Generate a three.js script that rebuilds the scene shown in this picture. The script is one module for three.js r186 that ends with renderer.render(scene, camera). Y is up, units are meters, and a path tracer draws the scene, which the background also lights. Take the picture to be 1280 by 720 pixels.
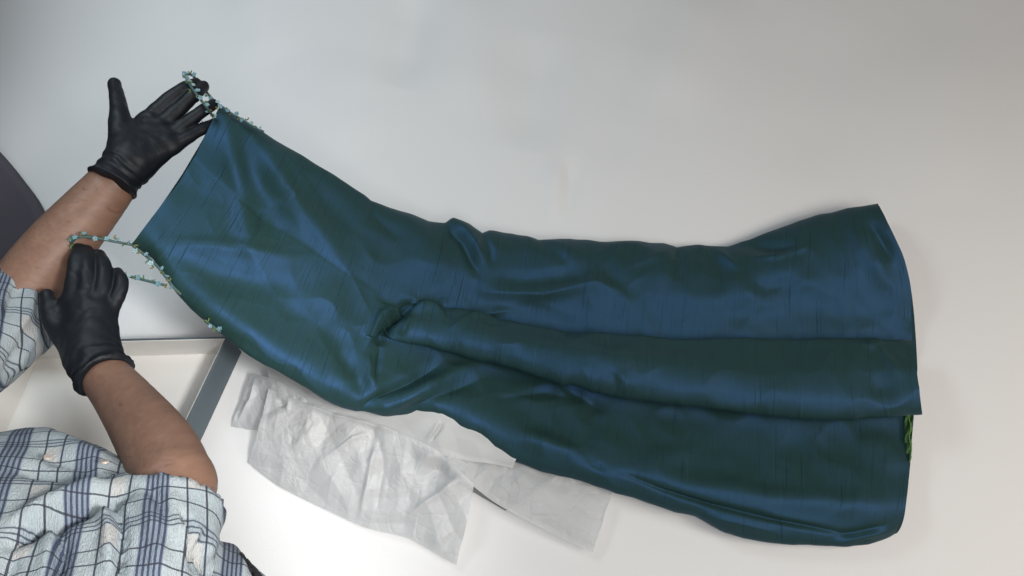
import * as THREE from 'three';
import { mergeGeometries } from 'three/addons/utils/BufferGeometryUtils.js';
import { RoundedBoxGeometry } from 'three/addons/geometries/RoundedBoxGeometry.js';
import { RectAreaLightUniformsLib } from 'three/addons/lights/RectAreaLightUniformsLib.js';

// ---------------------------------------------------------------- camera, lights, exposure
const scene = new THREE.Scene();
scene.background = new THREE.Color().setRGB(0.075, 0.075, 0.078);
const CAM_H = 1.25, TILT = 25 * Math.PI / 180, FOCAL = 1004;      // height over the table, tilt off plumb, focal length for a 1280 wide frame
const camera = new THREE.PerspectiveCamera(2 * Math.atan(360 / FOCAL) * 180 / Math.PI, 1280 / 720, 0.02, 60);
camera.position.set(0, CAM_H, 0);
camera.rotation.set(-(Math.PI / 2 - TILT), 0, 0);
const renderer = new THREE.WebGLRenderer({ antialias: true });
renderer.toneMapping = THREE.LinearToneMapping;
renderer.toneMappingExposure = 1.0;
renderer.shadowMap.enabled = true;
RectAreaLightUniformsLib.init();

const SOFTBOXES = [
  // position, aim, width, height, colour, intensity, label
  [[0.20, 1.60, 0.30], [-0.42, 0, 0.10], 0.8, 0.7, [1.0, 0.985, 0.965], 6.6, 'white softbox panel hung above the near side of the table'],
  [[-0.66, 1.12, -1.00], [-0.58, 0, -1.02], 0.5, 0.4, [0.80, 0.93, 1.0], 8, 'small cool white softbox panel hung over the far left of the paper'],
  [[1.40, 1.40, 0.02], [1.28, 0, -0.20], 0.8, 0.6, [1.0, 0.91, 0.81], 8.0, 'warm white softbox panel hung over the right end of the table'],
];
for (const [at, aim, w, h, c, power, label] of SOFTBOXES) {
  const g = new THREE.Group(); g.name = numbered('softbox'); scene.add(g);
  g.position.set(...at); g.lookAt(...aim);
  g.userData = { label, category: 'lamp' };
  const shell = new THREE.Mesh(new RoundedBoxGeometry(w + 0.06, h + 0.06, 0.1, 2, 0.02), new THREE.MeshStandardMaterial({ color: 0x18181a, roughness: 0.7 }));
  shell.name = 'housing'; shell.position.z = -0.06; g.add(shell);
  const face = new THREE.Mesh(new THREE.PlaneGeometry(w, h), new THREE.MeshStandardMaterial({ color: 0xffffff, emissive: new THREE.Color().setRGB(...c), emissiveIntensity: 1 }));
  face.name = 'lamp_diffuser'; face.position.z = 0.002; g.add(face);
  const l = new THREE.RectAreaLight(new THREE.Color().setRGB(...c), power, w, h);
  l.position.set(0, 0, 0.02); l.rotation.y = Math.PI; g.add(l);
}

{ // spot lamp with a frosted lens that brightens the box end of the table
  const at = new THREE.Vector3(0.42, 1.32, 0.06), aim = new THREE.Vector3(-0.66, 0, -0.24), g = new THREE.Group(); g.name = 'spot_lamp'; scene.add(g); g.position.copy(at); g.lookAt(aim);
  g.userData = { label: 'round black spot lamp aimed at the open box', category: 'lamp' };
  const pts = [[0.02, -0.2], [0.07, -0.19], [0.105, -0.1], [0.115, 0], [0.11, 0.004], [0.10, -0.09], [0.02, -0.18]].map(([r, y]) => new THREE.Vector2(r, y));
  const shell = new THREE.Mesh(new THREE.LatheGeometry(pts, 48).rotateX(Math.PI / 2), new THREE.MeshStandardMaterial({ color: 0x18181a, roughness: 0.6, side: THREE.DoubleSide })); shell.name = 'lamp_shade'; g.add(shell);
  const lens = new THREE.Mesh(new THREE.CircleGeometry(0.10, 48), new THREE.MeshStandardMaterial({ color: 0xffffff, emissive: 0xfff8f0, emissiveIntensity: 1 })); lens.name = 'lamp_lens'; lens.position.z = -0.02; g.add(lens);
  const l = new THREE.SpotLight(new THREE.Color().setRGB(1, 0.985, 0.97), 4.9, 0, 25 * Math.PI / 180, 1, 2); l.position.copy(at).addScaledVector(aim.clone().sub(at).normalize(), 0.12); l.target.position.copy(aim); l.castShadow = true; l.shadow.radius = 5; scene.add(l, l.target);
}

// ---------------------------------------------------------------- helpers
function numbered(name) {
  numbered.used = numbered.used || {};
  const n = numbered.used[name] = (numbered.used[name] ?? -1) + 1;
  return n ? `${name}_${String(n).padStart(3, '0')}` : name;
}
function rng(seed) { let s = seed >>> 0; return () => { s = (s + 0x6D2B79F5) | 0; let t = Math.imul(s ^ (s >>> 15), 1 | s); t = (t + Math.imul(t ^ (t >>> 7), 61 | t)) ^ t; return ((t ^ (t >>> 14)) >>> 0) / 4294967296; }; }
const V3 = (x, y, z) => new THREE.Vector3(x, y, z);
const clamp = (x, a, b) => Math.min(b, Math.max(a, x));
const mix = (a, b, t) => a + (b - a) * t;
const sstep = (a, b, x) => { const t = clamp((x - a) / (b - a), 0, 1); return t * t * (3 - 2 * t); };
const CT = Math.cos(TILT), ST = Math.sin(TILT);
// the point at height h over the table that measures (px, py) in the photograph
function P(px, py, h = 0) {
  const a = (px - 640) / FOCAL, b = (py - 360) / FOCAL;
  const dy = -CT - b * ST, dz = -ST + b * CT, t = (h - CAM_H) / dy;
  return V3(a * t, h, dz * t);
}
function toPhoto(x, y, z) {
  const ry = y - CAM_H, d = -ry * CT - z * ST, up = ry * ST - z * CT;
  return [640 + x / d * FOCAL, 360 - up / d * FOCAL];
}
function hash3(x, y, z) { let h = Math.imul(x, 374761393) ^ Math.imul(y, 668265263) ^ Math.imul(z, 1274126177); h = Math.imul(h ^ (h >>> 13), 1274126177); return ((h ^ (h >>> 16)) >>> 0) / 4294967296; }
function noise(x, y, z = 0) {
  const xi = Math.floor(x), yi = Math.floor(y), zi = Math.floor(z); let u = x - xi, v = y - yi, w = z - zi;
  u = u * u * (3 - 2 * u); v = v * v * (3 - 2 * v); w = w * w * (3 - 2 * w);
  const c = (i, j, k) => hash3(xi + i, yi + j, zi + k);
  return mix(mix(mix(c(0, 0, 0), c(1, 0, 0), u), mix(c(0, 1, 0), c(1, 1, 0), u), v), mix(mix(c(0, 0, 1), c(1, 0, 1), u), mix(c(0, 1, 1), c(1, 1, 1), u), v), w) * 2 - 1;
}
const fbm = (x, y, z = 0, o = 4) => { let s = 0, a = 1, n = 0; for (let i = 0; i < o; i++) { s += a * noise(x, y, z); n += a; a *= 0.5; x = x * 2.03 + 17.1; y = y * 2.03 + 5.3; z = z * 2.03 + 9.7; } return s / n; };
function mesh(name, geometry, material, parent) {
  const m = new THREE.Mesh(geometry, material); m.name = name; m.castShadow = m.receiveShadow = true; (parent || scene).add(m); return m;
}
function thing(name, label, category, at = [0, 0, 0]) {
  const g = new THREE.Group(); g.name = numbered(name); g.position.set(...at); g.userData = { label, category }; scene.add(g); return g;
}
// a sheet of nu x nv points
function sheet(nu, nv, f, uvf) {
  const pos = new Float32Array(nu * nv * 3), uv = new Float32Array(nu * nv * 2), idx = [];
  for (let i = 0; i < nu; i++) for (let j = 0; j < nv; j++) {
    const k = i * nv + j, p = f(i / (nu - 1), j / (nv - 1)), q = uvf ? uvf(i / (nu - 1), j / (nv - 1), p) : [p.x, p.z];
    pos[3 * k] = p.x; pos[3 * k + 1] = p.y; pos[3 * k + 2] = p.z; uv[2 * k] = q[0]; uv[2 * k + 1] = q[1];
    if (i < nu - 1 && j < nv - 1) idx.push(k, k + 1, k + nv, k + 1, k + nv + 1, k + nv);
  }
  const g = new THREE.BufferGeometry();
  g.setAttribute('position', new THREE.BufferAttribute(pos, 3)); g.setAttribute('uv', new THREE.BufferAttribute(uv, 2)); g.setIndex(idx); g.computeVertexNormals();
  return g;
}
// strokes: ridges (+) and creases (-) drawn along a line; returns the height they add at a point of the photograph's plan
function strokeField(list, soft = 9) {
  const L = list.map(([pts, w, h]) => {
    const acc = [0]; for (let i = 1; i < pts.length; i++) acc.push(acc[i - 1] + Math.hypot(pts[i][0] - pts[i - 1][0], pts[i][1] - pts[i - 1][1]));
    const xs = pts.map((p) => p[0]), ys = pts.map((p) => p[1]);
    return { pts, w, h, acc, len: acc[acc.length - 1], box: [Math.min(...xs) - 3 * w, Math.max(...xs) + 3 * w, Math.min(...ys) - 3 * w, Math.max(...ys) + 3 * w] };
  });
  return (x, y) => {
    let s = 0;
    for (const k of L) {
      if (x < k.box[0] || x > k.box[1] || y < k.box[2] || y > k.box[3]) continue;
      let best = 1e9, at = 0;
      for (let i = 0; i + 1 < k.pts.length; i++) {
        const [ax, ay] = k.pts[i], [bx, by] = k.pts[i + 1], ex = bx - ax, ey = by - ay, l2 = ex * ex + ey * ey;
        const t = clamp(((x - ax) * ex + (y - ay) * ey) / l2, 0, 1), d = Math.hypot(x - ax - t * ex, y - ay - t * ey);
        if (d < best) { best = d; at = k.acc[i] + t * Math.sqrt(l2); }
      }
      const e = Math.min(at, k.len - at) / (k.len * 0.35);
      s += k.h * (k.w > soft ? Math.exp(-(best * best) / (k.w * k.w)) : 0.45 * Math.exp(-(best * best) / (k.w * k.w)) + 0.55 * Math.exp(-1.5 * best / k.w)) * sstep(-0.25, 1, e);
    }
    return s;
  };
}
function dataTexture(w, h, f, srgb) {
  const d = new Uint8Array(w * h * 4);
  for (let y = 0; y < h; y++) for (let x = 0; x < w; x++) { const c = f(x / w, y / h), k = 4 * (y * w + x); d[k] = clamp(c[0], 0, 255); d[k + 1] = clamp(c[1], 0, 255); d[k + 2] = clamp(c[2], 0, 255); d[k + 3] = 255; }
  const t = new THREE.DataTexture(d, w, h, THREE.RGBAFormat); t.wrapS = t.wrapT = THREE.RepeatWrapping; t.magFilter = THREE.LinearFilter; t.minFilter = THREE.LinearMipmapLinearFilter; t.generateMipmaps = true;
  if (srgb) t.colorSpace = THREE.SRGBColorSpace; t.needsUpdate = true; return t;
}
// signed distance: tapered capsule, smooth minimum, and a surface-net mesher
function cap(a, b, ra, rb) {
  const bx = b.x - a.x, by = b.y - a.y, bz = b.z - a.z, l2 = bx * bx + by * by + bz * bz;
  return (x, y, z) => { const px = x - a.x, py = y - a.y, pz = z - a.z, t = clamp((px * bx + py * by + pz * bz) / l2, 0, 1); return Math.hypot(px - bx * t, py - by * t, pz - bz * t) - mix(ra, rb, t); };
}
function limb(points, radii, k = 0.003) {   // a smooth tapered tube through the joints
  const curve = new THREE.CatmullRomCurve3(points, false, 'centripetal'), N = 10 * (points.length - 1), segs = [], M = points.length - 1, box = new THREE.Box3();
  const R = (t) => { const f = Math.min(t * M, M - 1e-6), i = Math.floor(f), g = f - i, q = (n) => radii[clamp(n, 0, M)]; return cr(q(i - 1), q(i), q(i + 1), q(i + 2), g); };
  for (let i = 0; i < N; i++) { const a = curve.getPoint(i / N), b = curve.getPoint((i + 1) / N), ra = R(i / N), rb = R((i + 1) / N); segs.push(cap(a, b, ra, rb)); for (const [p, r] of [[a, ra], [b, rb]]) { box.expandByPoint(p.clone().addScalar(r)); box.expandByPoint(p.clone().addScalar(-r)); } }
  const lo = box.min, hi = box.max;
  return (x, y, z) => {
    const far = Math.hypot(Math.max(lo.x - x, x - hi.x, 0), Math.max(lo.y - y, y - hi.y, 0), Math.max(lo.z - z, z - hi.z, 0)); if (far > 0.05) return far;
    let d = 1; for (const f of segs) d = Math.min(d, f(x, y, z)); return d;
  };
}
function ellipsoid(c, r) { return (x, y, z) => { const k = Math.hypot((x - c.x) / r.x, (y - c.y) / r.y, (z - c.z) / r.z); return (k - 1) * Math.min(r.x, r.y, r.z); }; }
const smin = (a, b, k) => { const h = Math.max(k - Math.abs(a - b), 0) / k; return Math.min(a, b) - h * h * k * 0.25; };
function surfaceNet(f, lo, hi, cell) {
  const n = [0, 1, 2].map((i) => Math.ceil((hi[i] - lo[i]) / cell) + 1), [nx, ny, nz] = n, D = new Float32Array(nx * ny * nz);
  const id = (i, j, k) => (k * ny + j) * nx + i;
  const S = 6;   // blocks far from the surface are filled with their middle's value
  for (let K = 0; K < nz; K += S) for (let J = 0; J < ny; J += S) for (let I = 0; I < nx; I += S) {
    const m = f(lo[0] + (I + S / 2) * cell, lo[1] + (J + S / 2) * cell, lo[2] + (K + S / 2) * cell), skip = Math.abs(m) > S * cell * 0.87 * 1.5 + 0.02;
    for (let k = K; k < Math.min(K + S, nz); k++) for (let j = J; j < Math.min(J + S, ny); j++) for (let i = I; i < Math.min(I + S, nx); i++) D[id(i, j, k)] = skip ? m : f(lo[0] + i * cell, lo[1] + j * cell, lo[2] + k * cell);
  }
  const vert = new Int32Array(nx * ny * nz).fill(-1), pos = [];
  for (let k = 0; k < nz - 1; k++) for (let j = 0; j < ny - 1; j++) for (let i = 0; i < nx - 1; i++) {
    let c = 0, sx = 0, sy = 0, sz = 0, neg = 0; const v = [];
    for (let q = 0; q < 8; q++) { v[q] = D[id(i + (q & 1), j + ((q >> 1) & 1), k + (q >> 2))]; if (v[q] < 0) neg++; }
    if (!neg || neg === 8) continue;
    for (let q = 0; q < 8; q++) for (const b of [1, 2, 4]) if (!(q & b) && (v[q] < 0) !== (v[q | b] < 0)) {
      const t = v[q] / (v[q] - v[q | b]); c++;
      sx += (q & 1) + (b === 1 ? t : 0); sy += ((q >> 1) & 1) + (b === 2 ? t : 0); sz += (q >> 2) + (b === 4 ? t : 0);
    }
    vert[id(i, j, k)] = pos.length / 3; pos.push(lo[0] + (i + sx / c) * cell, lo[1] + (j + sy / c) * cell, lo[2] + (k + sz / c) * cell);
  }
  const idx = [], quad = (a, b, c, d, flip) => { if (a < 0 || b < 0 || c < 0 || d < 0) return; flip ? idx.push(a, c, b, a, d, c) : idx.push(a, b, c, a, c, d); };
  for (let k = 1; k < nz - 1; k++) for (let j = 1; j < ny - 1; j++) for (let i = 1; i < nx - 1; i++) {
    const s = D[id(i, j, k)] < 0;
    if (s !== D[id(i + 1, j, k)] < 0) quad(vert[id(i, j - 1, k - 1)], vert[id(i, j, k - 1)], vert[id(i, j, k)], vert[id(i, j - 1, k)], !s);
    if (s !== D[id(i, j + 1, k)] < 0) quad(vert[id(i - 1, j, k - 1)], vert[id(i - 1, j, k)], vert[id(i, j, k)], vert[id(i, j, k - 1)], !s);
    if (s !== D[id(i, j, k + 1)] < 0) quad(vert[id(i - 1, j - 1, k)], vert[id(i, j - 1, k)], vert[id(i, j, k)], vert[id(i - 1, j, k)], !s);
  }
  const e = cell * 0.5, nor = new Float32Array(pos.length);
  for (let p = 0; p < pos.length; p += 3) for (let it = 0; it < 2; it++) {
    const x = pos[p], y = pos[p + 1], z = pos[p + 2]; let gx = f(x + e, y, z) - f(x - e, y, z), gy = f(x, y + e, z) - f(x, y - e, z), gz = f(x, y, z + e) - f(x, y, z - e);
    const l = Math.hypot(gx, gy, gz) || 1; gx /= l; gy /= l; gz /= l;
    if (it === 0) { const d = clamp(f(x, y, z) * (2 * e) / l, -cell, cell) * 0.9; pos[p] -= gx * d; pos[p + 1] -= gy * d; pos[p + 2] -= gz * d; }
    nor[p] = gx; nor[p + 1] = gy; nor[p + 2] = gz;
  }
  const g = new THREE.BufferGeometry();
  g.setAttribute('position', new THREE.Float32BufferAttribute(pos, 3)); g.setAttribute('normal', new THREE.BufferAttribute(nor, 3)); g.setIndex(idx);
  return g;
}
function uvBy(g, f) { const p = g.attributes.position, uv = new Float32Array(p.count * 2); for (let i = 0; i < p.count; i++) { const q = f(p.getX(i), p.getY(i), p.getZ(i)); uv[2 * i] = q[0]; uv[2 * i + 1] = q[1]; } g.setAttribute('uv', new THREE.BufferAttribute(uv, 2)); return g; }

// ---------------------------------------------------------------- the white paper sweep
{
  const dent = strokeField([
    [[[690, 196], [699, 240], [702, 284]], 16, 0.010], [[[716, 196], [710, 240], [703, 284]], 11, -0.010],
    [[[520, -20], [508, 50], [496, 110]], 30, -0.022], [[[672, 40], [668, 120], [655, 190]], 40, -0.020], [[[600, -30], [590, 60], [580, 150]], 36, 0.014],
    [[[900, -20], [850, 70], [820, 140]], 50, 0.022], [[[440, 60], [420, 130], [450, 200]], 50, 0.010], [[[780, 60], [760, 130], [770, 220]], 40, -0.010],
    [[[1040, 20], [1010, 120], [1000, 230]], 60, -0.012], [[[1180, 20], [1170, 140], [1190, 260]], 50, 0.010], [[[300, -20], [330, 30], [350, 80]], 40, 0.012],
  ]);
  const grain = dataTexture(256, 256, (u, v) => { const n = 128 + 60 * fbm(u * 64, v * 64, 3, 3); return [n, n, n]; });
  grain.repeat.set(6, 6);
  const R = 1.2, Z0 = -1.08;
  const g = sheet(560, 460, (u, v) => {
    const x = mix(-1.9, 1.9, u), s = mix(0.02, -3.0, v);
    let y = 0, z = s;
    if (s < Z0) { const a = Math.min((Z0 - s) / R, Math.PI / 2 * 0.9), rest = Math.max(0, (Z0 - s) - a * R); y = R * (1 - Math.cos(a)) + rest * Math.sin(a); z = Z0 - R * Math.sin(a) - rest * Math.cos(a); }
    const [px, py] = toPhoto(x, y, z);
    if (x < -0.70) { const q = Math.min(-0.70 - x, 0.6), r = 0.85; y -= r - Math.sqrt(r * r - q * q) + Math.max(0, -1.3 - x) * 1.0; }
    const far = sstep(-0.55, -1.0, s);
    y += 0.0035 * far * (1 + fbm(x * 2.2 + 4, s * 1.6, 1, 2)) + (px > -200 && px < 1500 ? 0.75 * dent(px, py) * sstep(-0.3, -0.75, s) : 0);
    return V3(x, y, z);
  });
  const sweep = mesh('backdrop', g, new THREE.MeshStandardMaterial({ color: new THREE.Color().setRGB(0.795, 0.795, 0.795), roughness: 0.62, bumpMap: grain, bumpScale: 0.00025 }));
  sweep.userData = { kind: 'structure', label: 'smooth white paper sweep under and behind the dress' };
}

// ---------------------------------------------------------------- open archive box
{
  const hb = 0.07, T = [P(285, 421, hb), P(188, 626, hb), P(-72, 626, hb), P(17, 427, hb)];    // far right, near right, near left, far left (outer top corners)
  const box = thing('storage_box', 'open shallow grey box with white inside, under the person\'s arms', 'box', [(T[0].x + T[2].x) / 2, 0, (T[0].z + T[2].z) / 2]);
  const o = box.position, grey = new THREE.MeshStandardMaterial({ color: new THREE.Color().setRGB(0.10, 0.13, 0.148), roughness: 0.9 }), white = new THREE.MeshStandardMaterial({ color: new THREE.Color().setRGB(0.80, 0.785, 0.755), roughness: 0.7 });
  const shape = (pts, lo, hi) => { const s = new THREE.Shape(pts.map((p) => new THREE.Vector2(p.x - o.x, -(p.z - o.z)))); const g = new THREE.ExtrudeGeometry(s, { depth: hi - lo, bevelEnabled: true, bevelSize: 0.0005, bevelThickness: 0.0005, bevelSegments: 2 }); g.rotateX(-Math.PI / 2); g.translate(0, lo, 0); return g; };
  const c = V3(); for (const t of T) c.addScaledVector(t, 0.25);
  const inset = (p, d) => { const q = p.clone(); const v = c.clone().sub(p); v.y = 0; const l = v.length(); return q.addScaledVector(v, d / l); };
  const I1 = T.map((p) => inset(p, 0.004)), I2 = T.map((p) => inset(p, 0.0055));
  for (let i = 0; i < 4; i++) {
    const j = (i + 1) % 4;
    mesh('side_wall', shape([T[i], T[j], I1[j], I1[i]], 0.001, hb), grey, box);
    mesh('wall_lining', shape([inset(T[i], 0.0046), inset(T[j], 0.0046), inset(T[j], 0.0062), inset(T[i], 0.0062)], 0.006, hb - 0.001), white, box);
  }
  mesh('floor_panel', shape(I2, 0.002, 0.005), white, box);
}

// ---------------------------------------------------------------- dark rounded cushion at the left edge
{
  const c = P(-80, 280, 0);
  const ring = new THREE.CatmullRomCurve3([[-220, 150], [-110, 128], [-52, 142], [0, 191], [34, 231], [58, 265], [69, 300], [60, 345], [20, 388], [-60, 410], [-220, 410], [-260, 280]].map(([x, y]) => P(x, y, 0.0)), true, 'centripetal').getPoints(160).map((p) => new THREE.Vector2(p.x - c.x, -(p.z - c.z)));
  const weave = dataTexture(128, 128, (u, v) => { const n = 128 + 50 * Math.sin(u * 40 * Math.PI * 2) * Math.sin(v * 40 * Math.PI * 2); return [n, n, n]; }); weave.repeat.set(6, 6);
  const t = thing('cushion', 'dark purplish grey rounded cushion at the left edge behind the raised forearm', 'cushion', [c.x, -0.03, c.z]); t.rotation.z = 0.10;
  const m = new THREE.MeshStandardMaterial({ color: new THREE.Color().setRGB(0.062, 0.054, 0.07), roughness: 0.85, bumpMap: weave, bumpScale: 0.0006 });
  const pad = new THREE.ExtrudeGeometry(new THREE.Shape(ring), { depth: 0.016, bevelEnabled: true, bevelSize: 0.012, bevelOffset: -0.012, bevelThickness: 0.012, bevelSegments: 6 }); pad.rotateX(-Math.PI / 2); pad.translate(0, 0.012, 0);
  mesh('cushion_pad', pad, m, t);
  const pipe = new THREE.TubeGeometry(new THREE.CatmullRomCurve3(ring.filter((_, i) => i % 2 === 0).map((p) => V3(p.x, 0.02, -p.y)), true), 240, 0.003, 8, true); mesh('piping', pipe, m, t);
}

// ---------------------------------------------------------------- the dress
const SECTIONS = [
  // top edge, bottom edge, fold top, fold bottom (shares of the way down), fold depth, height
  [[275, 133], [165, 305], 0.42, 0.62, 0, 0.275],
  [[325, 163], [212, 355], 0.42, 0.62, 0, 0.255],
  [[398, 207], [285, 426], 0.42, 0.62, 0, 0.215],
  [[460, 249], [372, 480], 0.43, 0.62, 0.0, 0.165],
  [[500, 266], [420, 503], 0.45, 0.62, 0, 0.132],
  [[528, 275], [456, 515], 0.45, 0.625, 0.3, 0.113],
  [[580, 282], [522, 516], 0.43, 0.655, 0.6, 0.082],
  [[650, 298], [600, 551], 0.40, 0.617, 0.85, 0.062],
  [[740, 303], [700, 599], 0.37, 0.612, 1, 0.052],
  [[850, 309], [820, 632], 0.348, 0.6, 1, 0.046],
  [[950, 293], [930, 673], 0.343, 0.585, 1, 0.044],
  [[1040, 267], [1030, 683], 0.376, 0.614, 1, 0.043],
  [[1097, 254], [1122, 668], 0.41, 0.638, 1, 0.042],
];
const HEM = [[254, 1097], [290, 1115], [320, 1130], [355, 1138], [418, 1140], [440, 1145], [518, 1152], [530, 1140], [580, 1138], [640, 1132], [668, 1121]];
const hemX = (y) => { if (y <= HEM[0][0]) return HEM[0][1]; for (let i = 0; i + 1 < HEM.length; i++) if (y <= HEM[i + 1][0]) return mix(HEM[i][1], HEM[i + 1][1], (y - HEM[i][0]) / (HEM[i + 1][0] - HEM[i][0])); return HEM[HEM.length - 1][1]; };
const STATIONS = SECTIONS.map(([T, B, a, b, f, h], n) => {
  const lift = n >= SECTIONS.length - 3 ? [0.006, 0.022, 0.045][n - SECTIONS.length + 3] : 0, low = (x) => Math.max(0.004, x), edge = n < 4 ? 0.6 : 1;
  const rows = [
    [0.5, low(h - 0.05)], [0.25, low(h - 0.046)],
    [0.07, low(h - 0.036 * edge)], [0, h - 0.016 * edge + lift], [0.055, h + 0.004 + lift], [0.5 * a, h + 0.007 + 0.3 * lift], [a - 0.06, h - 0.012 * f],
    [a - 0.03 + 0.09 * f, h - 0.020 * f], [a, h + 0.013 * f], [a + 0.035, h + 0.031 * f], [mix(a, b, 0.42), h + 0.046 * f], [b - 0.05, h + 0.039 * f],
    [b, h + 0.017 * f], [b + 0.02 - 0.10 * f, h - 0.014 * f], [b + 0.035, h - 0.018 * f], [mix(b, 1, 0.38), h - 0.009 * f], [mix(b, 1, 0.7), h + 0.003], [0.955, h - 0.003 * edge],
    [1, h - 0.02 * edge], [0.94, low(h - 0.037 * edge)], [0.75, low(h - 0.046)], [0.5, low(h - 0.05)],
  ];
  const tuck = new Set([7, 13]);
  return rows.map(([s, hh], k) => {
    let x = mix(T[0], B[0], s), y = mix(T[1], B[1], s);
    if (n === SECTIONS.length - 1) x = k === 13 ? 1137 : k === 14 ? 1137 : k === 7 ? 1138 : hemX(y);
    if (n === 0) x -= -7 * Math.sin(Math.PI * clamp(s, 0, 1));
    return [x, y, hh];
  });
});
const TOP_EDGE = [[275, 133], [300, 150], [325, 163], [370, 190], [420, 221], [455, 244], [463, 251], [500, 266], [535, 278], [556, 280], [567, 276], [585, 283], [602, 294], [612, 291], [640, 294], [672, 304], [700, 301], [730, 302], [760, 305], [800, 303], [830, 305], [846, 310], [870, 306], [908, 307], [950, 293], [1000, 276], [1060, 261], [1075, 259], [1097, 254]];
const LOW_EDGE = [[165, 305], [190, 325], [212, 355], [240, 385], [262, 405], [290, 428], [330, 455], [380, 483], [420, 503], [445, 514], [480, 517], [520, 515], [550, 525], [575, 541], [600, 550], [622, 565], [640, 574], [700, 598], [760, 612], [800, 625], [870, 646], [900, 662], [930, 673], [980, 680], [1040, 681], [1060, 683], [1085, 681], [1110, 673], [1122, 668]];
const alongEdge = (E, x) => { for (let i = 0; i + 1 < E.length; i++) if (x <= E[i + 1][0]) return mix(E[i][1], E[i + 1][1], clamp((x - E[i][0]) / (E[i + 1][0] - E[i][0]), 0, 1)); return E[E.length - 1][1]; };
const cr = (p0, p1, p2, p3, t) => 0.5 * (2 * p1 + (p2 - p0) * t + (2 * p0 - 5 * p1 + 4 * p2 - p3) * t * t + (3 * p1 - p0 - 3 * p2 + p3) * t * t * t);
const span = (a, b) => Math.hypot(a[0] - b[0], a[1] - b[1], (a[2] - b[2]) * 800) + 1e-6;
function hermite(q, t) {
  const l0 = span(q[0], q[1]), l1 = span(q[1], q[2]), l2 = span(q[2], q[3]), k1 = Math.min(1, 1.6 * Math.min(l0 || l1, l1) / (span(q[0], q[2]) / 2)), k2 = Math.min(1, 1.6 * Math.min(l1, l2 || l1) / (span(q[1], q[3]) / 2));
  const t2 = t * t, t3 = t2 * t;
  return [0, 1, 2].map((c) => (2 * t3 - 3 * t2 + 1) * q[1][c] + (t3 - 2 * t2 + t) * k1 * (q[2][c] - q[0][c]) / 2 + (-2 * t3 + 3 * t2) * q[2][c] + (t3 - t2) * k2 * (q[3][c] - q[1][c]) / 2);
}
function dressPoint(u, v) {
  const N = STATIONS.length, M = STATIONS[0].length, fu = Math.min(u * (N - 1), N - 1 - 1e-6), fv = Math.min(v * (M - 1), M - 1 - 1e-6), i = Math.floor(fu), j = Math.floor(fv), tu = fu - i, tv = fv - j, out = [0, 0, 0];
  const R = []; for (let a = -1; a < 3; a++) { const row = STATIONS[clamp(i + a, 0, N - 1)], q = [-1, 0, 1, 2].map((b) => row[clamp(j + b, 0, M - 1)]); R.push(hermite(q, tv)); }
  for (let c = 0; c < 3; c++) out[c] = cr(R[0][c], R[1][c], R[2][c], R[3][c], tu);
  const at = (k, c) => cr(...[-1, 0, 1, 2].map((a) => STATIONS[clamp(i + a, 0, N - 1)][k][c]), tu), fold = cr(...[-1, 0, 1, 2].map((a) => SECTIONS[clamp(i + a, 0, N - 1)][4]), tu);
  const wt = sstep(6, 3.2, fv), wb = sstep(15.5, 17.8, fv), quiet = Math.min(1, fu / 0.3, (N - 1 - fu) / 0.1);
  out[1] += quiet * (wt * (alongEdge(TOP_EDGE, at(3, 0)) - at(3, 1)) + wb * (alongEdge(LOW_EDGE, at(18, 0)) - at(18, 1)));
  const p = P(out[0], out[1], Math.max(out[2], 0.003)); p.fold = clamp(fold, 0, 1); return p;
}
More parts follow.
